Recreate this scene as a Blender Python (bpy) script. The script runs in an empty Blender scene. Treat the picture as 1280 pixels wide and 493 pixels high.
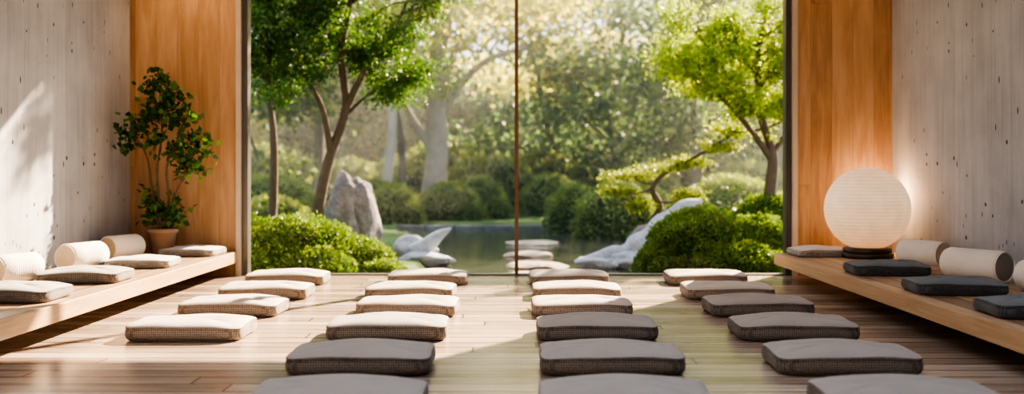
import bpy, math, random
import numpy as np
from mathutils import Vector, noise
RNG=np.random.default_rng(7); random.seed(7)
S=bpy.context.scene
C=S.collection

# ---------------------------------------------------------------- helpers
def link(o,parent=None):
    C.objects.link(o)
    if parent: o.parent=parent
    return o
def empty(name,loc=(0,0,0)):
    e=bpy.data.objects.new(name,None); e.empty_display_size=.1; e.location=loc
    return link(e)
def mesh_obj(name,verts,faces,mats=(),parent=None,smooth=False,midx=None,loc=(0,0,0)):
    me=bpy.data.meshes.new(name); me.from_pydata([tuple(v) for v in verts],[],faces); me.update()
    for m in mats: me.materials.append(m)
    if midx is not None: me.polygons.foreach_set('material_index',midx)
    if smooth: me.polygons.foreach_set('use_smooth',[True]*len(me.polygons))
    o=bpy.data.objects.new(name,me); o.location=loc
    return link(o,parent)
def box(name,x0,x1,y0,y1,z0,z1,mat,parent=None,bevel=0.0):
    v=[(x,y,z) for z in(z0,z1) for y in(y0,y1) for x in(x0,x1)]
    f=[(0,2,3,1),(4,5,7,6),(0,1,5,4),(2,6,7,3),(0,4,6,2),(1,3,7,5)]
    o=mesh_obj(name,v,f,[mat],parent)
    if bevel:
        b=o.modifiers.new('bevel','BEVEL'); b.width=bevel; b.segments=2
    return o
def lathe(name,prof,mat,seg=48,parent=None,loc=(0,0,0)):
    v=[];f=[]
    for r,z in prof:
        for i in range(seg):
            a=2*math.pi*i/seg; v.append((r*math.cos(a),r*math.sin(a),z))
    for j in range(len(prof)-1):
        for i in range(seg):
            k=(i+1)%seg; f.append((j*seg+i,j*seg+k,(j+1)*seg+k,(j+1)*seg+i))
    return mesh_obj(name,v,f,[mat],parent,True,loc=loc)

class NT:
    def __init__(s,name):
        s.m=bpy.data.materials.new(name); s.m.use_nodes=True; s.t=s.m.node_tree
        s.t.nodes.clear(); s.out=s.t.nodes.new('ShaderNodeOutputMaterial')
    def n(s,typ,**kw):
        nd=s.t.nodes.new(typ)
        for k,v in kw.items(): setattr(nd,k,v)
        return nd
    def l(s,a,b): s.t.links.new(a,b)
    def val(s,sock,v):
        if isinstance(v,(int,float,tuple,list)): sock.default_value=v
        else: s.l(v,sock)
    def math(s,op,a,b=0.0,c=None,clamp=False):
        nd=s.n('ShaderNodeMath',operation=op); nd.use_clamp=clamp
        s.val(nd.inputs[0],a); s.val(nd.inputs[1],b)
        if c is not None: s.val(nd.inputs[2],c)
        return nd.outputs[0]
    def comb(s,x,y,z):
        nd=s.n('ShaderNodeCombineXYZ'); s.val(nd.inputs[0],x); s.val(nd.inputs[1],y); s.val(nd.inputs[2],z); return nd.outputs[0]
    def noise(s,vec,scale=1.0,detail=4,rough=.55,dist=0.0):
        nd=s.n('ShaderNodeTexNoise'); s.l(vec,nd.inputs['Vector']); nd.inputs['Scale'].default_value=scale
        nd.inputs['Detail'].default_value=detail; nd.inputs['Roughness'].default_value=rough; nd.inputs['Distortion'].default_value=dist
        return nd.outputs['Fac']
    def ramp(s,fac,stops):
        nd=s.n('ShaderNodeValToRGB'); s.val(nd.inputs[0],fac); e=nd.color_ramp.elements
        while len(e)<len(stops): e.new(.5)
        for i,(p,c) in enumerate(stops):
            e[i].position=p; e[i].color=(c[0],c[1],c[2],1)
        return nd.outputs[0]
    def mix(s,fac,a,b,mode='MIX'):
        nd=s.n('ShaderNodeMix',data_type='RGBA',blend_type=mode)
        s.val(nd.inputs[0],fac)
        for sock,v in((nd.inputs[6],a),(nd.inputs[7],b)):
            if isinstance(v,(tuple,list)): sock.default_value=(v[0],v[1],v[2],1)
            else: s.l(v,sock)
        return nd.outputs[2]
    def principled(s,col,rough=.5,bump=None,bstr=.3,bdist=.01,spec=.5,metal=0.0):
        p=s.n('ShaderNodeBsdfPrincipled')
        if isinstance(col,(tuple,list)): p.inputs['Base Color'].default_value=(col[0],col[1],col[2],1)
        else: s.l(col,p.inputs['Base Color'])
        s.val(p.inputs['Roughness'],rough); p.inputs['Specular IOR Level'].default_value=spec; p.inputs['Metallic'].default_value=metal
        if bump is not None:
            b=s.n('ShaderNodeBump'); b.inputs['Strength'].default_value=bstr; b.inputs['Distance'].default_value=bdist
            s.l(bump,b.inputs['Height']); s.l(b.outputs[0],p.inputs['Normal'])
        s.l(p.outputs[0],s.out.inputs[0]); return p
    def xyz(s,obj=True):
        tc=s.n('ShaderNodeTexCoord'); sp=s.n('ShaderNodeSeparateXYZ'); s.l(tc.outputs['Object' if obj else 'Generated'],sp.inputs[0])
        return tc.outputs['Object'],sp.outputs

def wood_mat(name,cols,across=0,along=2,w=.14,length=2.4,rough=.45,groove=.012,gdark=.35,grain=1.0,fine=26,knots=False,spec=.5,pvar=.38):
    t=NT(name); vec,x=t.xyz()
    a=t.math('DIVIDE',x[across],w); ai=t.math('FLOOR',a); af=t.math('FRACT',a)
    wn=t.n('ShaderNodeTexWhiteNoise',noise_dimensions='1D'); t.l(ai,wn.inputs['W'])
    lo=t.math('ADD',t.math('DIVIDE',x[along],length),t.math('MULTIPLY',wn.outputs['Value'],7.3))
    li=t.math('FLOOR',lo); lf=t.math('FRACT',lo)
    wn2=t.n('ShaderNodeTexWhiteNoise',noise_dimensions='2D'); t.l(t.comb(ai,li,0),wn2.inputs['Vector'])
    pl=wn2.outputs['Value']
    off=t.math('MULTIPLY',pl,37.0)
    v1=t.comb(t.math('ADD',t.math('MULTIPLY',x[across],fine),off),t.math('ADD',t.math('MULTIPLY',x[along],1.3),off),0)
    g1=t.noise(v1,1.0,6,.6,.6)
    v2=t.comb(t.math('ADD',t.math('MULTIPLY',x[across],fine*5),off),t.math('MULTIPLY',x[along],3.0),0)
    g2=t.noise(v2,1.0,3,.6)
    fac=t.math('ADD',t.math('MULTIPLY',g1,.75*grain),t.math('MULTIPLY',g2,.25*grain))
    fac=t.math('ADD',fac,t.math('MULTIPLY',t.math('SUBTRACT',pl,.5),pvar))
    fac=t.math('ADD',fac,(1-grain)*.5,clamp=True)
    col=t.ramp(fac,[(.22,cols[0]),(.5,cols[1]),(.78,cols[2])])
    if knots:
        kv=t.comb(t.math('ADD',t.math('MULTIPLY',x[across],9),off),t.math('MULTIPLY',x[along],2.2),0)
        vo=t.n('ShaderNodeTexVoronoi'); t.l(kv,vo.inputs['Vector']); vo.inputs['Scale'].default_value=1.0
        k=t.math('LESS_THAN',vo.outputs['Distance'],.08)
        col=t.mix(t.math('MULTIPLY',k,.5),col,(cols[0][0]*.35,cols[0][1]*.3,cols[0][2]*.28))
    e=t.math('MINIMUM',af,t.math('SUBTRACT',1.0,af)); e=t.math('MULTIPLY',e,w)
    if knots:
        gw=t.math('MULTIPLY',t.noise(t.comb(t.math('MULTIPLY',x[along],1.1),ai,0),1,2),groove*.62)
        ge=t.math('LESS_THAN',e,gw)
    else: ge=t.math('LESS_THAN',e,groove*.25)
    e2=t.math('MULTIPLY',t.math('MINIMUM',lf,t.math('SUBTRACT',1.0,lf)),length)
    ge2=t.math('LESS_THAN',e2,groove*.2)
    gg=t.math('MAXIMUM',ge,ge2)
    col=t.mix(t.math('MULTIPLY',gg,1-gdark),col,(.02,.014,.01))
    h=t.math('SUBTRACT',t.math('MULTIPLY',fac,.25),gg)
    rg=t.math('ADD',t.math('MULTIPLY',g1,.25),rough-.12)
    t.principled(col,rg,h,.35,.006,spec)
    return t.m

def fabric(name,col,weave=260,dot=False,rough=.9,var=.12):
    t=NT(name); vec,x=t.xyz()
    nz=t.noise(vec,5,3)
    if dot:
        vo=t.n('ShaderNodeTexVoronoi'); t.l(vec,vo.inputs['Vector']); vo.inputs['Scale'].default_value=weave; vo.inputs['Randomness'].default_value=.2
        w=vo.outputs['Distance']; fac=t.math('MULTIPLY',w,1.2,clamp=True)
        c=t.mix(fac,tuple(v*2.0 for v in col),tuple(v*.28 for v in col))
    else:
        sx=t.math('SINE',t.math('MULTIPLY',x[0],weave*2)); sy=t.math('SINE',t.math('MULTIPLY',x[1],weave*2))
        w=t.math('MULTIPLY',sx,sy); c=t.mix(nz,tuple(v*(1-var) for v in col),tuple(min(1,v*(1+var)) for v in col))
    hw=t.math('ADD',t.math('MULTIPLY',w,.15),t.math('MULTIPLY',nz,1.2))
    p=t.principled(c,rough,hw,.4,.01,.2)
    p.inputs['Sheen Weight'].default_value=.15
    return t.m

def plain(name,col,rough=.5,metal=0.0,nscale=6,var=.15,bstr=.1):
    t=NT(name); vec,x=t.xyz(); nz=t.noise(vec,nscale,4)
    c=t.mix(nz,tuple(v*(1-var) for v in col),tuple(min(1,v*(1+var)) for v in col))
    t.principled(c,rough,nz,bstr,.01,metal=metal); return t.m

def leaf_mat(name,c0,c1,c2,trans=.5,rough=.45):
    t=NT(name); at=t.n('ShaderNodeAttribute',attribute_name='tint')
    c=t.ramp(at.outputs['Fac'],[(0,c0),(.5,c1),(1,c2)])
    p=t.principled(c,rough,spec=.35)
    tr=t.n('ShaderNodeBsdfTranslucent'); 
    c3=t.mix(1.0,c,(1.6,1.5,.65),'MULTIPLY'); t.l(c3,tr.inputs[0])
    mx=t.n('ShaderNodeMixShader'); mx.inputs[0].default_value=trans
    t.l(p.outputs[0],mx.inputs[1]); t.l(tr.outputs[0],mx.inputs[2]); t.l(mx.outputs[0],t.out.inputs[0])
    return t.m

def leaves(name,pts,size,mat,parent=None,tint=None,aspect=.42,flat=0.0,droop=0.0,outward=None,sz_var=.5,loc=(0,0,0)):
    pts=np.asarray(pts,float); n=len(pts)
    d=RNG.normal(size=(n,3)); d[:,2]*=(1-flat); d[:,2]-=droop
    if outward is not None: d+=outward
    d/=np.linalg.norm(d,axis=1)[:,None]+1e-9
    r=RNG.normal(size=(n,3)); 
    s=np.cross(d,r); 
    s/=np.linalg.norm(s,axis=1)[:,None]+1e-9
    L=size*(1-sz_var/2+sz_var*RNG.random(n))[:,None]; W=L*aspect*.5
    nn=np.cross(d,s)
    v=np.empty((n,4,3)); v[:,0]=pts; v[:,1]=pts+d*L*.45+s*W+nn*W*.3; v[:,2]=pts+d*L; v[:,3]=pts+d*L*.45-s*W+nn*W*.3
    me=bpy.data.meshes.new(name); me.vertices.add(n*4); me.vertices.foreach_set('co',v.reshape(-1))
    me.loops.add(n*4); me.loops.foreach_set('vertex_index',np.arange(n*4,dtype=np.int32))
    me.polygons.add(n); me.polygons.foreach_set('loop_start',np.arange(0,n*4,4,dtype=np.int32))
    me.polygons.foreach_set('loop_total',np.full(n,4,dtype=np.int32))
    me.update(calc_edges=True)
    if tint is None: tint=RNG.random(n)
    tint=np.clip(tint,0,1)
    at=me.attributes.new('tint','FLOAT','POINT'); at.data.foreach_set('value',np.repeat(tint,4).astype(np.float32))
    me.materials.append(mat)
    o=bpy.data.objects.new(name,me); o.location=loc
    return link(o,parent)

def tubes(name,lines,mat,parent=None,seg=7):
    V=[];F=[]
    for pts,rad in lines:
        pts=[Vector(p) for p in pts]; b=len(V)
        for i,p in enumerate(pts):
            t=(pts[min(i+1,len(pts)-1)]-pts[max(i-1,0)]).normalized()
            a=t.cross(Vector((.3,.95,.1))).normalized(); c=t.cross(a)
            for k in range(seg):
                an=2*math.pi*k/seg; q=p+(a*math.cos(an)+c*math.sin(an))*rad[i]; V.append(q)
        for i in range(len(pts)-1):
            for k in range(seg):
                k2=(k+1)%seg; F.append((b+i*seg+k,b+i*seg+k2,b+(i+1)*seg+k2,b+(i+1)*seg+k))
    return mesh_obj(name,V,F,[mat],parent,True)

def smooth_line(pts,sub=4):
    P=[Vector(p) for p in pts]; out=[]
    for i in range(len(P)-1):
        p0=P[max(i-1,0)];p1=P[i];p2=P[i+1];p3=P[min(i+2,len(P)-1)]
        for k in range(sub):
            t=k/sub
            out.append(.5*((2*p1)+(p2-p0)*t+(2*p0-5*p1+4*p2-p3)*t*t+(3*p1-p0-3*p2+p3)*t**3))
    out.append(P[-1]); return out

def grow(lines,tips,start,d,length,rad,depth,up=.15,spread=.8,flat=1.0,kids=4):
    n=6; p=Vector(start); d=Vector(d).normalized(); pts=[p.copy()]; step=length/n
    for i in range(n):
        d=(d+Vector((random.gauss(0,.16),random.gauss(0,.16),random.gauss(0,.12)*flat+up*.12))).normalized()
        p=p+d*step; pts.append(p.copy())
        if depth==0 or i>=3: tips.append(p.copy())
        if depth>0 and i>=1:
            for _ in range(1 if i<n-1 else kids-2):
                dd=(d+Vector((random.gauss(0,spread),random.gauss(0,spread),random.gauss(0,spread*.7)*flat+up))).normalized()
                grow(lines,tips,p,dd,length*random.uniform(.5,.72),rad*.5,depth-1,up,spread,flat,kids)
    lines.append((pts,[rad*(1-.7*i/n) for i in range(n+1)]))

def rad_list(n,r0,r1): return [r0+(r1-r0)*i/(n-1) for i in range(n)]

# ---------------------------------------------------------------- materials
M_floor=wood_mat('floor_planks',[(.19,.135,.105),(.37,.29,.235),(.58,.485,.41)],across=1,along=0,w=.165,length=3.1,rough=.22,groove=.024,gdark=.05,fine=20,knots=True,spec=.75,pvar=.36)
M_panel=wood_mat('cedar_panel',[(.24,.13,.068),(.42,.265,.15),(.56,.39,.25)],across=0,along=2,w=.20,length=5.1,rough=.5,groove=.006,gdark=.4,fine=11,pvar=.28)
M_bench=wood_mat('oak_bench',[(.24,.155,.095),(.40,.285,.19),(.54,.41,.29)],across=0,along=1,w=.14,length=3.6,rough=.4,groove=.024,gdark=.1,fine=24)
M_benchedge=wood_mat('oak_edge',[(.38,.25,.145),(.54,.385,.25),(.66,.50,.36)],across=2,along=1,w=.5,length=6,rough=.45,groove=.001,fine=34)
M_trimlight=plain('pale_trim',(.50,.44,.38),.5)
M_frame=plain('bronze_frame',(.12,.115,.11),.35,.5)
M_mull=plain('brown_mullion',(.13,.08,.055),.35,.4)
M_ceil=wood_mat('ceiling_boards',[(.36,.24,.15),(.5,.35,.23),(.6,.44,.3)],across=0,along=1,w=.2,length=4)

def concrete():
    t=NT('board_concrete'); vec,x=t.xyz()
    a=t.math('DIVIDE',x[1],.32); ai=t.math('FLOOR',a); af=t.math('FRACT',a)
    wn=t.n('ShaderNodeTexWhiteNoise',noise_dimensions='1D'); t.l(ai,wn.inputs['W'])
    big=t.noise(vec,1.3,5,.6)
    st=t.noise(t.comb(t.math('MULTIPLY',x[1],20),wn.outputs['Value'],t.math('MULTIPLY',x[2],1.1)),1,5,.65)
    f=t.math('ADD',t.math('ADD',t.math('MULTIPLY',big,.55),t.math('MULTIPLY',st,.33)),t.math('MULTIPLY',wn.outputs['Value'],.12))
    col=t.ramp(f,[(.3,(.26,.275,.315)),(.5,(.39,.415,.465)),(.72,(.53,.56,.61))])
    def pits(sy,sz,th,seed):
        v=t.comb(t.math('MULTIPLY',x[1],sy),seed,t.math('MULTIPLY',x[2],sz))
        vo=t.n('ShaderNodeTexVoronoi'); t.l(v,vo.inputs['Vector']); vo.inputs['Scale'].default_value=1
        sp=t.n('ShaderNodeSeparateColor'); t.l(vo.outputs['Color'],sp.inputs[0])
        lim=t.math('MULTIPLY',t.math('SUBTRACT',sp.outputs[0],.66),th)
        return t.math('LESS_THAN',vo.outputs['Distance'],lim)
    p=t.math('MAXIMUM',pits(9,8,.5,3.3),pits(18,6,.55,8.1))
    seam=t.math('LESS_THAN',af,.012)
    dk=t.math('MAXIMUM',p,t.math('MULTIPLY',seam,.3))
    col=t.mix(t.math('MULTIPLY',dk,.9),col,(.035,.035,.035))
    h=t.math('SUBTRACT',t.math('MULTIPLY',f,.5),p)
    t.principled(col,.75,h,.5,.01,.3); return t.m
M_conc=concrete()
M_plaster=plain('plaster',(.6,.58,.55),.8)

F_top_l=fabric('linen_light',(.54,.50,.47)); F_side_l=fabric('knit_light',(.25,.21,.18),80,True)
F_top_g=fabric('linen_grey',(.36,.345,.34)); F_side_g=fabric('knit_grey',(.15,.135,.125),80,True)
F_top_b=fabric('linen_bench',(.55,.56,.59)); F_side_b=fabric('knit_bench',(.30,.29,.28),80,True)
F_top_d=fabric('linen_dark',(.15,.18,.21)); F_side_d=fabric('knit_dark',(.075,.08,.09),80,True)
F_bol=fabric('bolster_cotton',(.72,.70,.67),200)
F_bolend=fabric('bolster_end',(.50,.40,.29),120)
F_bold=fabric('bolster_end_grey',(.26,.24,.22),120)

# ---------------------------------------------------------------- room shell
XL,XR,YB,H,Y0=-3.65,3.57,9.70,3.5,-1.5
box('floor',XL-.3,XR+.3,Y0,YB+.15,-.12,0,M_floor)
box('wall_left',XL-.3,XL,Y0,YB+.3,0,H,M_conc)
box('wall_right',XR,XR+.3,Y0,YB+.3,0,H,M_conc)
box('wall_rear',XL-.3,XR+.3,Y0-.2,Y0,0,H,M_plaster)
w=empty('wall_back')
box('panel_left',XL,-2.64,YB,YB+.25,0,H,M_panel,w)
box('panel_right',2.67,XR,YB,YB+.25,0,H,M_panel,w)
box('lintel',-2.64,2.67,YB,YB+.25,3.25,H,M_panel,w)
c_=empty('ceiling')
SX0,SX1,SY0,SY1=-2.3,2.3,1.8,5.6  # skylight opening invented out of view to light the cushion tops
box('boards_front',XL-.3,XR+.3,Y0,SY0,H,H+.15,M_ceil,c_)
box('boards_window_side',XL-.3,XR+.3,SY1,YB+.9,H,H+.15,M_ceil,c_)
box('boards_left',XL-.3,SX0,SY0,SY1,H,H+.15,M_ceil,c_)
box('boards_right',SX1,XR+.3,SY0,SY1,H,H+.15,M_ceil,c_)
for i in range(3):
    yy=SY0+(i+1)*(SY1-SY0)/4
    box('fill_skylight_beam_%d'%(i+1),SX0,SX1,yy-.03,yy+.03,H,H+.12,M_ceil,c_)
box('trim_1',-2.64,-2.595,YB-.03,YB+.25,0,3.25,M_trimlight)
box('trim_2',2.625,2.67,YB-.03,YB+.25,0,3.25,M_trimlight)
win=empty('window_1')
box('jamb_left',-2.595,-2.54,YB+.02,YB+.14,0,3.25,M_frame,win)
box('jamb_right',2.57,2.625,YB+.02,YB+.14,0,3.25,M_frame,win)
box('head',-2.54,2.57,YB+.02,YB+.14,3.18,3.25,M_frame,win)
box('sill',-2.54,2.57,YB+.02,YB+.14,0,.012,M_frame,win)
box('mullion',-.005,.03,YB+.02,YB+.14,.012,3.18,M_mull,win)
t=NT('window_glass'); g=t.n('ShaderNodeBsdfGlossy'); g.inputs['Roughness'].default_value=.0
tr=t.n('ShaderNodeBsdfTransparent'); tr.inputs[0].default_value=(.98,.99,.985,1)
lw=t.n('ShaderNodeFresnel'); lw.inputs[0].default_value=1.2; mx=t.n('ShaderNodeMixShader')
t.l(lw.outputs[0],mx.inputs[0]); t.l(tr.outputs[0],mx.inputs[1]); t.l(g.outputs[0],mx.inputs[2]); t.l(mx.outputs[0],t.out.inputs[0]); M_glass=t.m
mesh_obj('pane_left',[(-2.54,YB+.08,.012),(-.005,YB+.08,.012),(-.005,YB+.08,3.18),(-2.54,YB+.08,3.18)],[(0,1,2,3)],[M_glass],win)
mesh_obj('pane_right',[(.03,YB+.08,.012),(2.57,YB+.08,.012),(2.57,YB+.08,3.18),(.03,YB+.08,3.18)],[(0,1,2,3)],[M_glass],win)

# ---------------------------------------------------------------- benches
BZ=.23
def bench(x0,x1,xe,xs0,xs1,yend):
    e=empty('built_in_bench')
    box('seat_boards',x0,x1,-1.2,yend,BZ-.05,BZ,M_bench,e,.004)
    box('fascia',min(xe,xe+.03),max(xe,xe+.03),-1.2,yend,BZ-.105,BZ,M_benchedge,e,.005)
    box('end_cap',min(x0,x1),max(x0,x1),yend-.03,yend,BZ-.10,BZ-.05,M_benchedge,e)
    box('support_plinth',xs0,xs1,-1.2,yend-.05,0,BZ-.05,M_benchedge,e)
bench(XL,-2.66,-2.66,XL,-3.3,YB)
bench(2.44,XR,2.41,3.2,XR,YB-.16)

# ---------------------------------------------------------------- cushions
def cushion_mesh(name,W,D,Hh,mt,ms,seed=0):
    rnd=random.Random(seed); a,b=W/2,D/2; seg=112
    prof=[(.035,0,.0),(.018,.005,0),(.007,.015,0),(.0,.035,0),(.0,.062,0),(.005,.080,1),(.001,.086,1),(.005,.092,1),(.014,.099,2),(.034,.108,2),(.07,.116,2),(.12,.121,2),(.18,.124,2)]
    k=Hh/.125; V=[];F=[];mi=[]
    ph=[rnd.uniform(0,6.28) for _ in range(4)]
    for ins,z,typ in prof:
        for i in range(seg):
            an=2*math.pi*i/seg; c,s=math.cos(an),math.sin(an)
            n=7.5
            e=(abs(c)**n+abs(s)**n)**(-1/n)
            cx,cy=c*e,s*e
            corner=abs(cx*cy)**4
            aa=a-ins; bb=b-ins
            edge=1-.018*(1-corner)*(1-abs(cx*cy))
            wob=1+.004*math.sin(3*an+ph[0])+.002*math.sin(7*an+ph[1])
            zz=z*k
            if z>.03: zz-=.026*k*corner*(z/.12)
            zz+=(.004*math.sin(2*an+ph[2])+.0025*math.sin(5*an+ph[3]))*(z/.12) if z>.02 else 0
            V.append((aa*cx*wob*edge,bb*cy*wob*edge,zz))
    R=len(prof)
    for j in range(R-1):
        for i in range(seg):
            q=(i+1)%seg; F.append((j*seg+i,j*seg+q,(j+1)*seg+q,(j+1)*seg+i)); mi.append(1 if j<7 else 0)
    F.append(tuple(reversed(range(seg)))); mi.append(1)
    base=(R-1)*seg; V.append((0,0,.126*k)); c0=len(V)-1
    for i in range(seg):
        F.append((base+i,base+(i+1)%seg,c0)); mi.append(0)
    me=bpy.data.meshes.new(name); me.from_pydata(V,[],F); me.update()
    me.materials.append(mt); me.materials.append(ms); me.polygons.foreach_set('material_index',mi)
    me.polygons.foreach_set('use_smooth',[True]*len(F)); return me
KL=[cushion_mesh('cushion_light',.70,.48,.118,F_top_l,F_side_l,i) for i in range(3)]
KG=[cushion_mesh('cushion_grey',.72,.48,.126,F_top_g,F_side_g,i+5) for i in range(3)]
def put(me,x,y,z,rot=0,name='floor_cushion',s=1):
    o=bpy.data.objects.new(name,me); o.location=(x,y,z); o.rotation_euler=(0,0,math.radians(rot)); o.scale=(s,s,s); link(o); return o
rows=[(8.83,[(-2.01,'L'),(-.77,'L'),(.47,'L'),(1.68,'L')]),
 (7.85,[(-1.96,'L'),(-.82,'L'),(.48,'L'),(1.67,'L')]),
 (6.92,[(-1.96,'L'),(-.745,'L'),(.46,'L'),(1.69,'G')]),
 (5.93,[(-1.945,'L'),(-.76,'G'),(.484,'G'),(1.667,'G')]),
 (4.93,[(-.77,'G'),(.48,'G'),(1.64,'G')]),
 (4.0,[(-.727,'G'),(.452,'G'),(1.614,'G')])]
for yf,cs in rows:
    for x,v in cs:
        put(random.choice(KL if v=='L' else KG),x,yf+.25,0,random.uniform(-1.5,1.5))
KB=cushion_mesh('bench_light',.52,.44,.085,F_top_b,F_side_b,20)
KM=cushion_mesh('bench_mid',.56,.46,.10,F_top_g,F_side_g,21)
KD=cushion_mesh('bench_dark',.56,.44,.10,F_top_d,F_side_d,22)
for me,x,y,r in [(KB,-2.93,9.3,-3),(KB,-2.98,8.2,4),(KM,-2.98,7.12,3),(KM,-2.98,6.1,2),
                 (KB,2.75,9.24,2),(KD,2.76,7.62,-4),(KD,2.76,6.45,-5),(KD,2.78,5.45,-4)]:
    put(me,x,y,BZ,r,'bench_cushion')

def bolster(x,y,L,r,rot,end=F_bolend):
    e=empty('bolster_pillow',(x,y,BZ)); e.rotation_euler=(0,0,math.radians(rot))
    seg=40;V=[];F=[];mi=[]
    prof=[(-.5*L,.0),(-.5*L-.004,r*.45),(-.5*L,r*.86),(-.49*L,r*.955),(-.47*L,r),(-.2*L,r*1.0),(.2*L,r*1.0),(.47*L,r),(.49*L,r*.955),(.5*L,r*.86),(.5*L+.004,r*.45),(.5*L,.0)]
    for px,pr in prof:
        for i in range(seg):
            a=2*math.pi*i/seg; V.append((px,pr*math.cos(a),r+pr*math.sin(a)))
    for j in range(len(prof)-1):
        for i in range(seg):
            q=(i+1)%seg; F.append((j*seg+i,(j+1)*seg+i,(j+1)*seg+q,j*seg+q)); mi.append(1 if j<2 or j>=len(prof)-3 else 0)
    mesh_obj('roll',V,F,[F_bol,end],e,True,mi)
    V=[];F=[]
    for px in(-.5*L+.006,-.5*L-.006,.5*L-.006,.5*L+.006):
        for i in range(seg):
            a=2*math.pi*i/seg; V.append((px,r*.93*math.cos(a),r+r*.93*math.sin(a)))
    for j in(0,2):
        for i in range(seg):
            q=(i+1)%seg; F.append((j*seg+i,(j+1)*seg+i,(j+1)*seg+q,j*seg+q))
    mesh_obj('piping',V,F,[F_bol],e,True)
bolster(-3.36,7.95,.37,.105,72)
bolster(-3.40,8.85,.36,.105,70)
bolster(-3.42,7.0,.34,.10,70)
bolster(3.27,8.2,.38,.105,-62,F_bolend)
bolster(3.22,7.15,.44,.11,-62,F_bold)
bolster(3.33,6.4,.34,.10,-64,F_bold)
tray=empty('wooden_tray',(3.20,7.68,BZ))
box('tray_base',-.20,.20,-.12,.12,0,.012,M_benchedge,tray)
for i,(a,b,c,d) in enumerate([(-.20,.20,-.12,-.105),(-.20,.20,.105,.12),(-.20,-.185,-.105,.105),(.185,.20,-.105,.105)]):
    box('tray_rim_%d'%(i+1),a,b,c,d,.012,.035,M_benchedge,tray)

# ---------------------------------------------------------------- globe lamp
lamp=empty('globe_lamp',(3.10,9.02,BZ)); R=.365
t=NT('paper_shade'); vec,x=t.xyz()
st=t.math('SINE',t.math('MULTIPLY',x[2],210)); nz=t.noise(vec,9,4)
zf=t.math('DIVIDE',x[2],2*R)
c=t.ramp(zf,[(0.05,(1,.46,.20)),(.4,(1,.60,.33)),(.75,(1,.70,.45)),(1,(1,.64,.39))])
em=t.n('ShaderNodeEmission'); t.l(c,em.inputs[0]); t.val(em.inputs[1],t.math('ADD',.40,t.math('ADD',t.math('MULTIPLY',st,.06),t.math('MULTIPLY',nz,.28))))
p=t.principled((.40,.34,.28),.6); ad=t.n('ShaderNodeAddShader'); t.l(p.outputs[0],ad.inputs[0]); t.l(em.outputs[0],ad.inputs[1]); t.l(ad.outputs[0],t.out.inputs[0]); M_paper=t.m
prof=[]
N=150
for i in range(N+1):
    a=math.pi*(.06+.935*i/N)-math.pi/2; rr=R*(1+.0035*math.cos(i*math.pi))
    prof.append((max(.001,rr*math.cos(a)),R+.065+rr*math.sin(a)))
lathe('paper_globe',prof,M_paper,64,lamp)
M_dark=plain('dark_walnut',(.045,.03,.022),.4)
lathe('base_foot',[(0.001,0),(.215,0),(.225,.01),(.225,.035),(.215,.042),(.19,.045),(.205,.05),(.21,.06),(.205,.085),(.19,.092),(.15,.095),(.001,.09)],M_dark,48,lamp)
L=bpy.data.lights.new('globe_fill','POINT'); L.energy=15; L.color=(1,.56,.27); L.shadow_soft_size=.1
lo=bpy.data.objects.new('wall_glow_fill',L); lo.location=(0.30,.36,.55); link(lo,lamp)  # added fill light outside the globe, behind it, to warm the wall

# ---------------------------------------------------------------- indoor plant
plant=empty('potted_tree',(-3.19,9.25,BZ))
M_pot=plain('clay_pot',(.27,.18,.135),.7,0,12,.2,.3); M_soil=plain('soil',(.05,.035,.025),.95,0,60,.5,.8)
lathe('pot',[(.001,0),(.085,0),(.095,.01),(.125,.2),(.14,.205),(.14,.245),(.118,.245),(.112,.2)],M_pot,48,plant)
lathe('soil_top',[(.001,.215),(.115,.205)],M_soil,32,plant)
M_bark=plain('bark_thin',(.12,.085,.06),.85,0,30,.4,.6)
lines=[];lp=[];ltint=[]
cl=[(0.0,1.62,.09,.02),(.02,1.45,.11,0),(-.06,1.3,.10,.05),(.1,1.25,.10,-.05),(-.30,1.12,.10,0),(-.2,1.18,.1,.05),(.2,1.22,.10,0),(.28,1.02,.11,.05),
    (.30,.86,.11,-.02),(.2,.78,.09,.05),(-.02,1.02,.08,-.1),(-.34,1.0,.06,0),(.05,.9,.06,.1),(.0,.42,.11,0),(-.08,.38,.09,.03),(.1,.36,.1,0),(.12,1.4,.1,.05),(-.12,1.5,.07,0),(.18,.95,.08,-.08),(-.1,.55,.06,0)]
stems=[[(0,0,.2),(-.03,0,.5),(-.05,.02,.8),(0,0,1.1),(-.02,0,1.4),(0,0,1.62)],
       [(.02,0,.2),(.06,0,.5),(.05,-.02,.8),(.14,0,1.05),(.2,0,1.22)],
       [(-.02,0,.2),(-.09,0,.6),(-.14,0,.9),(-.26,0,1.1)],
       [(.03,0,.2),(.1,0,.5),(.2,0,.72),(.28,.0,.9)]]
sp=[]
for s_ in stems:
    q=smooth_line(s_); lines.append((q,rad_list(len(q),.014,.004))); sp+=q
for cx,cz,r,cy in cl:
    c=Vector((cx,cy,cz)); b=min((q for q in sp if q.z<cz+.02),key=lambda q:(q-c).length)
    lines.append((smooth_line([b,(b+c)/2+Vector((0,0,.02)),c]),rad_list(9,.006,.003)))
    n=int(54*(r/.1)**2); P=RNG.normal(size=(n,3))*r*.66+np.array([cx,cy,cz]); P[:,0]=np.maximum(P[:,0],-.40); lp.append(P)
tubes('stems',lines,M_bark,plant)
M_pleaf=leaf_mat('plant_leaf',(.012,.05,.01),(.035,.11,.02),(.10,.22,.04),.3,.4)
leaves('foliage',np.vstack(lp),.064,M_pleaf,plant,aspect=.85)

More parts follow.
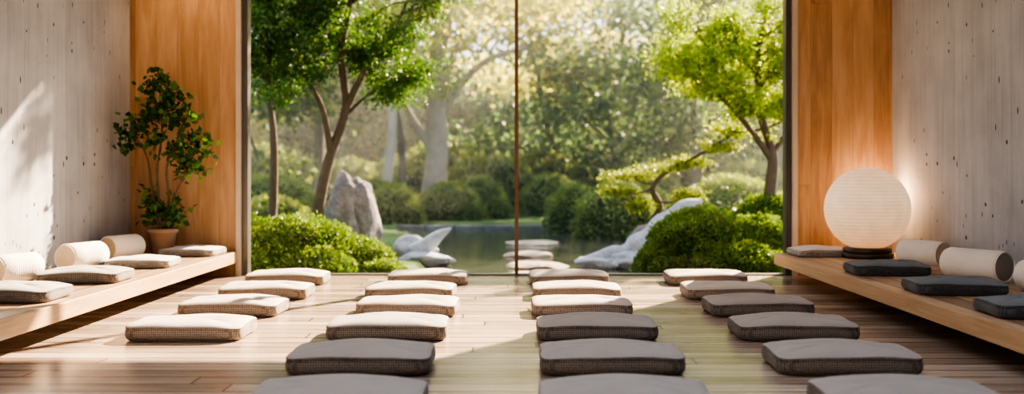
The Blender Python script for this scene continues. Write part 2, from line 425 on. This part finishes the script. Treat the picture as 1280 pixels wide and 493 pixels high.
# ---------------------------------------------------------------- garden ground + pond
def pond(x,y):
    hw=1.35+max(0,y-12)*.16+.25*math.sin(y*1.3)
    cx=.05*(y-10)
    return min((hw-abs(x-cx)),y-10.15,22.5-y)
def gz(y): return (y-32)**1.2*.11 if y>32 else 0
nx,ny=150,140; V=[];F=[]
xs=np.sign(np.linspace(-1,1,nx))*np.abs(np.linspace(-1,1,nx))**1.6*40; ys=9.85+(np.linspace(0,1,ny)**1.5)*50
for y in ys:
    for x in xs:
        d=pond(x,y); z=-.16+.03*noise.noise((x*.6,y*.6,0))
        if d>0: z=-.16-min(.55,d*1.8)
        V.append((x,y,z+gz(y)))
for j in range(ny-1):
    for i in range(nx-1): F.append((j*nx+i,j*nx+i+1,(j+1)*nx+i+1,(j+1)*nx+i))
t=NT('mossy_ground'); vec,x=t.xyz(); n1=t.noise(vec,.8,5); n2=t.noise(vec,22,4)
c=t.ramp(t.math('ADD',t.math('MULTIPLY',n1,.6),t.math('MULTIPLY',n2,.4)),[(.3,(.04,.07,.025)),(.5,(.08,.13,.045)),(.7,(.16,.22,.08))])
t.principled(c,.9,n2,.8,.05,.2)
mesh_obj('garden_ground',V,F,[t.m],None,True)
t=NT('pond_water'); vec,x=t.xyz(); n1=t.noise(t.comb(t.math('MULTIPLY',x[0],1.2),t.math('MULTIPLY',x[1],2.2),0),1.6,3)
t.principled((.06,.065,.055),.05,n1,.2,.05,1.0)
mesh_obj('pond_water',[(-4.5,10.1,-.24),(5.5,10.1,-.24),(5.5,23,-.24),(-4.5,23,-.24)],[(0,1,2,3)],[t.m])

def rock_mat(name,a,b,c):
    t=NT(name); vec,x=t.xyz(); n1=t.noise(vec,2.5,8,.65,.4); n2=t.noise(vec,18,6,.7)
    col=t.ramp(t.math('ADD',t.math('MULTIPLY',n1,.65),t.math('MULTIPLY',n2,.35)),[(.32,a),(.5,b),(.68,c)])
    t.principled(col,.85,t.math('ADD',n1,t.math('MULTIPLY',n2,.4)),.9,.08,.3); return t.m
M_rock=rock_mat('boulder_grey',(.09,.085,.09),(.25,.235,.24),(.50,.47,.46))
M_rockw=rock_mat('pale_stone',(.26,.28,.34),(.46,.50,.58),(.70,.73,.80))
M_step=rock_mat('step_stone',(.24,.19,.15),(.42,.34,.28),(.55,.46,.38))
M_kerb=rock_mat('kerb_stone',(.05,.05,.05),(.11,.11,.11),(.18,.18,.18))
import bmesh
def rock(name,loc,sc,mat,seed=0,amp=.28,rot=(0,0,0),lean=(0,0),parent=None,sub=4,taper=0.0,cut=.78):
    bm=bmesh.new(); bmesh.ops.create_icosphere(bm,subdivisions=sub,radius=1)
    for v in bm.verts:
        p=v.co.copy(); s=Vector((seed*3.1,seed*1.7,seed))
        d=amp*(noise.noise(p*1.1+s)+.5*noise.noise(p*2.3+s)+.22*noise.noise(p*5+s)+.1*noise.noise(p*11+s))
        p*=1+d
        for k in range(7):
            r=random.Random(seed*17+k); nrm=Vector((r.gauss(0,1),r.gauss(0,1),r.gauss(0,.8))).normalized()
            e=p.dot(nrm)-cut
            if e>0: p-=nrm*e*.8
        tt=1-taper*max(0,p.z)
        p=Vector((p.x*sc[0]*tt+lean[0]*p.z,p.y*sc[1]*tt+lean[1]*p.z,p.z*sc[2])); v.co=p
    me=bpy.data.meshes.new(name); bm.to_mesh(me); bm.free(); me.materials.append(mat)
    me.polygons.foreach_set('use_smooth',[True]*len(me.polygons))
    o=bpy.data.objects.new(name,me); o.location=loc; o.rotation_euler=rot; return link(o,parent)
e=empty('garden_boulder',(-2.19,13.6,-.2))
rock('mass',(0,0,.5),(.36,.36,.66),M_rock,52,.18,(0,-.05,.2),(-.02,0),e,5,.0,.82)
rock('shoulder',(.12,-.05,.48),(.28,.32,.60),M_rock,33,.22,(0,.05,1.1),(0,0),e,5,.0,.82)
rock('garden_boulder',(-3.5,15.0,-.02),(.75,.5,.32),M_rock,5,.3)
e=empty('pale_pond_rock',(-1.2,13.4,-.2))
rock('slab',(0,0,.02),(.40,.3,.12),M_rockw,8,.3,parent=e)
rock('slab_rear',(-.15,.35,.12),(.30,.26,.20),M_rockw,41,.3,parent=e)
q=smooth_line([(-.15,.1,.1),(.05,.12,.22),(.2,.1,.34),(.36,.08,.44)]); tubes('horn',[(q,[.12,.12,.11,.11,.10,.10,.09,.08,.07,.055,.04,.025,.008])],M_rockw,e,12)
e=empty('pale_driftwood_rock',(1.5,13.1,-.2))
q=smooth_line([(-.65,-.1,-.02),(-.4,0,.08),(-.1,.05,.12),(.15,.1,.28),(.42,.1,.52),(.68,.12,.72),(.9,.15,.78)])
tubes('sweep',[(q,[.05+.09*math.sin(math.pi*min(1,i/(len(q)-1)*.93+.07))*(1+.25*math.sin(i*1.3)) for i in range(len(q))])],M_rockw,e,14)
rock('foot',(-.05,.05,.05),(.42,.28,.16),M_rockw,12,.35,parent=e)
rock('foot_front',(-.5,-.15,.02),(.28,.2,.09),M_rockw,13,.35,parent=e)
rock('foot_back',(.3,.2,.2),(.3,.25,.3),M_rock,14,.35,parent=e)
for i,(x,y,s) in enumerate([(.20,11.9,.33),(.28,13.1,.37),(.20,14.8,.36),(.30,17.2,.44)]):
    rock('stepping_stone',(x,y,-.235),(s*1.1,s*.9,.065),M_step,20+i,.2,taper=0)
e=empty('pond_edging')
for i in range(7):
    box('kerb_%d'%(i+1),-2.5+i*.62,-1.9+i*.62,21.4,21.8,-.26,-.16,M_kerb,e,.02)

# ---------------------------------------------------------------- shrubs
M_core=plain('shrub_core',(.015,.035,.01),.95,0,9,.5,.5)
M_shrubA=leaf_mat('shrub_leaf_near',(.025,.062,.012),(.075,.145,.028),(.18,.265,.06),.32)
M_shrubB=leaf_mat('shrub_leaf_far',(.045,.08,.035),(.11,.165,.06),(.27,.32,.12),.4)  # paler, greyer greens paint distance haze into the leaf colour
def shrub(loc,lobes,n,leaf,mat,name='rounded_shrub'):
    e=empty(name,loc); P=[];O=[];T=[]; tot=sum(r[0]*r[1] for _,r in lobes)
    for c,r in lobes:
        k=int(n*r[0]*r[1]/tot); d=RNG.normal(size=(k,3)); d/=np.linalg.norm(d,axis=1)[:,None]; d[:,2]=np.where(d[:,2]<-.25,-d[:,2],d[:,2])
        b=np.array([noise.noise(Vector(v)*3.2+Vector(c)*5) for v in d]); 
        rr=(1+.10*b+RNG.normal(size=k)*.035)[:,None]
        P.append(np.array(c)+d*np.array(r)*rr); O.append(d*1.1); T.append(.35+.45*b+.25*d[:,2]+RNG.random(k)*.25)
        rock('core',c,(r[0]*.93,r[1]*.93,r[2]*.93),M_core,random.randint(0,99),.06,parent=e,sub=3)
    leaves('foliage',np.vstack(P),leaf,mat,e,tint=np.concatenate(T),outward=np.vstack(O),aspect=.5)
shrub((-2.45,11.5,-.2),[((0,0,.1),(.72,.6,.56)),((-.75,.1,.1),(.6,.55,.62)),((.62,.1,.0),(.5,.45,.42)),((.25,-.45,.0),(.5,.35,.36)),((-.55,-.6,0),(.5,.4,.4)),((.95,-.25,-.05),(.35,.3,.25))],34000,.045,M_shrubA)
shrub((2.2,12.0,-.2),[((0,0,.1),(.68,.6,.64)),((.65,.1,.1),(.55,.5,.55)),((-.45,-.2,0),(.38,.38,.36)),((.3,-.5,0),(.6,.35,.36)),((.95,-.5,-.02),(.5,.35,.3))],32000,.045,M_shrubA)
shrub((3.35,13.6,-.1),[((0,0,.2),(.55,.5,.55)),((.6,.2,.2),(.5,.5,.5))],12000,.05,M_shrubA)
for x,y,r,h in [(-1.55,24,.75,.72),(-.9,25,.7,.85),(-2.7,22.5,.6,.7),(-3.4,24,.8,.8),(-5,21,1.0,.9),(1.15,20.5,.55,.75),(1.85,19.0,.75,.78),(2.5,21,.8,.75),(.9,26,.8,.9),(-7,24,1.3,1.1),(4.2,20,1.1,.9),(5.5,24,1.2,1.2),(-4.3,18,.7,.55),(2.9,17,.6,.5),(3.2,26,1.1,1.1),(7,20,1,1)]:
    shrub((x,y,-.2),[((0,0,.15),(r,r*.9,h)),((r*.6,-.2,.05),(r*.6,r*.6,h*.6))],int(5500*r),.085,M_shrubB)

# ---------------------------------------------------------------- trees
M_trunk=plain('bark',(.10,.075,.055),.9,0,14,.45,.8)
M_trunkfar=plain('bark_far',(.10,.09,.075),.9,0,5,.4,.5)
M_trunkpale=plain('bark_pale',(.30,.265,.225),.9,0,5,.35,.5)
M_leafL=leaf_mat('leaf_left',(.02,.065,.018),(.055,.13,.03),(.14,.24,.055),.46)
M_leafR=leaf_mat('leaf_maple',(.11,.20,.025),(.25,.35,.05),(.46,.52,.12),.5)
M_leafP=leaf_mat('leaf_pine',(.07,.12,.03),(.17,.23,.06),(.36,.39,.13),.45)
def tree(name,trunks,ntw,leafmat,lsize,nleaf,sig,L=.9,depth=1,barkmat=M_trunk,flat=1.0,up=.15,spread=.8,bias=(0,0,0),seg=8,aspect=.38,droop=.2):
    e=empty(name); lines=[];tips=[]
    for pts,r0,r1,st in trunks:
        q=smooth_line(pts,5); lines.append((q,[r0+(r1-r0)*(i/(len(q)-1))**.8 for i in range(len(q))]))
        for i,p in enumerate(q):
            f=i/(len(q)-1)
            if f<st: continue
            for _ in range(ntw):
                a=random.uniform(0,6.283); d=Vector((math.cos(a),math.sin(a),random.uniform(-.1,.7)*flat))+Vector(bias)
                grow(lines,tips,p,d,L*random.uniform(.6,1.1),max(.008,r1*.9),depth,up,spread,flat)
    tubes('trunk_and_branches',lines,barkmat,e,seg)
    T=np.array([tuple(t) for t in tips]); k=max(1,int(nleaf/len(T)))
    P=np.repeat(T,k,axis=0)+RNG.normal(size=(len(T)*k,3))*np.array(sig)
    tt=np.repeat(RNG.random(len(T)),k)*.5+RNG.random(len(P))*.5
    leaves('foliage',P,lsize,leafmat,e,tint=tt,aspect=aspect,droop=droop)
    return e
tree('garden_tree',[([(-2.56,13,-.25),(-2.5,13,.5),(-2.36,13,1.15),(-2.15,13,1.8),(-2.22,13.05,2.5),(-2.1,13.1,3.3),(-2.2,13,4.2)],.095,.025,.62),
   ([(-2.17,13,1.75),(-1.9,12.9,2.25),(-1.55,12.8,2.7),(-1.25,12.7,3.3)],.055,.015,.4),
   ([(-2.34,13,1.2),(-2.42,12.8,1.8),(-2.7,12.7,2.3),(-3.0,12.6,2.9)],.05,.015,.5),
   ([(-2.1,13.1,3.2),(-1.4,13.2,3.9),(-.8,13.2,4.4),(-.2,13.2,4.9)],.05,.015,.3),  # branch added above the view to shade the left wall
   ([(-2.2,13,1.65),(-1.9,13.1,1.95),(-1.6,13.1,2.1)],.028,.01,.6)],
   2,M_leafL,.06,36000,(.075,.075,.06),L=.58,depth=1)
tree('garden_tree',[([(-3.02,12.6,-.25),(-2.98,12.6,.6),(-2.95,12.5,1.4),(-3.02,12.5,2.1),(-2.95,12.5,3.0),(-3.1,12.5,4)],.07,.02,.5)],
   2,M_leafL,.06,15000,(.075,.075,.06),L=.58,depth=1)
tree('maple_tree',[([(3.42,13.6,-.25),(3.38,13.6,.6),(3.42,13.6,1.2),(3.25,13.6,1.8),(3.2,13.5,2.5),(3.3,13.5,3.0)],.11,.02,.5),
   ([(3.40,13.6,1.15),(3.05,13.5,1.6),(2.65,13.4,2.0),(2.3,13.3,2.35)],.05,.012,.4),
   ([(3.27,13.6,1.7),(2.9,13.7,2.2),(2.6,13.7,2.6),(2.4,13.7,2.9)],.045,.012,.3),
   ([(3.4,13.6,1.2),(3.75,13.5,1.8),(3.9,13.5,2.5)],.04,.012,.3)],
   2,M_leafR,.068,26000,(.06,.06,.045),L=.52,depth=1)
e=empty('cloud_pruned_pine'); lines=[];P=[]
tr_=smooth_line([(1.95,14,-.2),(1.85,14,.2),(1.98,14,.5),(1.88,14,.75),(2.1,14,1.0),(2.5,14,1.2),(2.9,14,1.45)]); lines.append((tr_,rad_list(len(tr_),.06,.015)))
for x,z,r in [(1.62,.92,.42),(1.45,.70,.30),(2.0,1.02,.40),(2.35,1.12,.34),(2.75,1.30,.38),(2.95,1.52,.32),(2.3,.66,.24),(1.7,.52,.22)]:
    c=Vector((x,14+random.uniform(-.25,.25),z)); b=min(tr_,key=lambda q:(q-c).length)
    lines.append((smooth_line([b,(b+c)/2+Vector((0,0,-.04)),c]),rad_list(9,.02,.006)))
    for k in range(8):
        a=random.uniform(0,6.28); e2=c+Vector((math.cos(a)*r*.8,math.sin(a)*r*.7,random.uniform(-.03,.08))); lines.append(([c,(c+e2)/2,e2],[.008,.006,.003]))
        n=120; P.append(np.array(c+(e2-c)*random.uniform(.3,1))+RNG.normal(size=(n,3))*np.array([r*.22,r*.2,.03]))
tubes('trunk_and_branches',lines,M_trunk,e)
leaves('foliage',np.vstack(P),.06,M_leafP,e,aspect=.3)

M_leafF=[leaf_mat('leaf_far_%d'%i,a,b,c,.6) for i,(a,b,c) in enumerate([((.04,.085,.045),(.10,.155,.065),(.22,.28,.10)),((.14,.17,.05),(.34,.36,.09),(.62,.58,.18)),((.03,.075,.06),(.07,.13,.10),(.14,.21,.15))])]  # far leaf colours kept lighter to stand in for aerial haze
def bg_tree(x,y,h,r,canopy,mat,lean=0,n=9000,crown=None,csz=(2.2,2.2,1.6),leaf=.2,bark=None,forks=()):
    e=empty('forest_tree'); lines=[]
    z0=-.3+gz(y)
    q=smooth_line([(x,y,z0),(x+lean*.15+.1,y,z0+h*.25),(x+lean*.4-.15,y,z0+h*.5),(x+lean*.7+.1,y,z0+h*.75),(x+lean,y,z0+h)]); lines.append((q,rad_list(len(q),r,r*.35)))
    for f,rr in forks:
        fq=smooth_line(f); lines.append((fq,rad_list(len(fq),rr,rr*.3)))
    P=[];T=[]
    for k in range(canopy):
        f=random.uniform(crown or .35,1.0); b=q[int(f*(len(q)-1))]
        c=b+Vector((random.gauss(0,csz[0]*.8),random.gauss(0,csz[1]*.5),random.gauss(.3,csz[2]*.5)))
        lines.append((smooth_line([b,(b*.5+c*.5)+Vector((0,0,.25)),c]),rad_list(9,r*.28,.03)))
        m=n//canopy; P.append(np.array(c)+RNG.normal(size=(m,3))*np.array([.7,.6,.3])); T.append(np.full(m,random.random()*.5)+RNG.random(m)*.5)
    tubes('trunk_and_branches',lines,bark or M_trunkfar,e,10)
    leaves('foliage',np.vstack(P),leaf,mat,e,tint=np.concatenate(T),aspect=.6)
bg_tree(-2.25,27,8,.36,18,M_leafF[1],.7,4800,.62,bark=M_trunkpale,
   forks=[([(-2.15,27,2.2),(-1.5,27,3.2),(-.7,26.8,3.9),(.3,26.6,4.2)],.15),([(-2.2,27,1.6),(-2.9,27,2.7),(-3.3,27,4.2)],.14),([(-2.0,27,3.2),(-1.5,27,4.4),(-1.2,27,5.6)],.13)])
bg_tree(-3.3,25,8,.15,10,M_leafF[0],1.2,3000,.5,bark=M_trunkpale)
bg_tree(-2.9,26,8,.12,8,M_leafF[1],-.6,2500,.55)
bg_tree(1.2,31,7.5,.12,16,M_leafF[1],-.8,4500,.5)
bg_tree(4.6,27,7,.14,18,M_leafF[2],.6,6500,.25)
bg_tree(2.8,30,5.6,.12,18,M_leafF[2],.3,6500,.2)
bg_tree(6.8,26,8,.2,18,M_leafF[0],-.6,6000,.3)
bg_tree(-7.2,25,9,.2,18,M_leafF[0],.6,6000,.3)
bg_tree(-5.3,27,9,.16,18,M_leafF[2],.3,6000,.3)
for i in range(20):
    x=-20+40*(i+.5)/20+random.uniform(-.8,.8); y=random.uniform(35,46)
    hh=random.uniform(6,8) if abs(x-1)>7 else random.uniform(2.6,4.0)
    bg_tree(x,y,hh,random.uniform(.12,.25),24,M_leafF[random.choice([0,2,2,1])],random.uniform(-1,1),6500,.12,(2.4,2,1.5),.28)
for i in range(18):
    x=-13+26*(i+.5)/18; y=random.uniform(28.5,33); r=random.uniform(.9,1.5)
    shrub((x,y,-.1),[((0,0,.3),(r,r,r*random.uniform(.8,1.2)))],2400,.15,M_shrubB,'understory_shrub')

# ---------------------------------------------------------------- morning mist in the garden
t=NT('garden_mist'); vs=t.n('ShaderNodeVolumeScatter'); vs.inputs['Color'].default_value=(.95,.98,.88,1); vs.inputs['Density'].default_value=.006; vs.inputs['Anisotropy'].default_value=.45
t.l(vs.outputs[0],t.out.inputs['Volume'])
box('morning_mist',-30,30,16,58,-1.5,14,t.m)

# ---------------------------------------------------------------- light
def sun_dir(az,el):
    return Vector((-math.sin(az)*math.cos(el),-math.cos(az)*math.cos(el),-math.sin(el)))
sl=bpy.data.lights.new('sun','SUN'); sl.energy=34; sl.color=(1,.75,.49); sl.angle=.012
so=bpy.data.objects.new('sun',sl); so.rotation_euler=sun_dir(math.radians(34),math.radians(29)).to_track_quat('-Z','Y').to_euler(); so.location=(10,25,20); link(so)
wd=bpy.data.worlds.new('world'); S.world=wd; wd.use_nodes=True; nt=wd.node_tree; bg=nt.nodes['Background']
bg.inputs[0].default_value=(.72,.85,1.0,1); bg.inputs[1].default_value=1.8
M_fix=plain('fixture_metal',(.05,.05,.05),.4,.5)
for x,y,en in [(-3.05,9.3,52),(3.0,9.3,12)]:  # unseen spots; left read from its panel's glow, right one added to match
    e=empty('panel_downlight',(x,y,H))
    lathe('bezel',[(.04,-.001),(.06,-.001),(.06,-.012),(.045,-.012),(.04,-.001)],M_fix,32,e)
    L=bpy.data.lights.new('downlight','SPOT'); L.energy=en; L.color=(1,.62,.33); L.spot_size=math.radians(80); L.spot_blend=.8; L.shadow_soft_size=.05
    o=bpy.data.objects.new('lamp',L); o.location=(0,0,-.03); o.rotation_euler=(math.radians(8),0,0); link(o,e)

# ---------------------------------------------------------------- camera
cd=bpy.data.cameras.new('camera'); cd.lens=36; cd.sensor_width=36; cd.sensor_fit='HORIZONTAL'
cd.shift_x=-4/1280; cd.shift_y=-33.5/1280; cd.clip_end=300
cd.dof.use_dof=True; cd.dof.focus_distance=6.8; cd.dof.aperture_fstop=1.1
co=bpy.data.objects.new('camera',cd); co.location=(0,0,1); co.rotation_euler=(math.radians(90),0,0); link(co)
S.camera=co
S.view_settings.view_transform='AgX'
try: S.view_settings.look='AgX - High Contrast'
except Exception: pass
S.view_settings.exposure=0.25
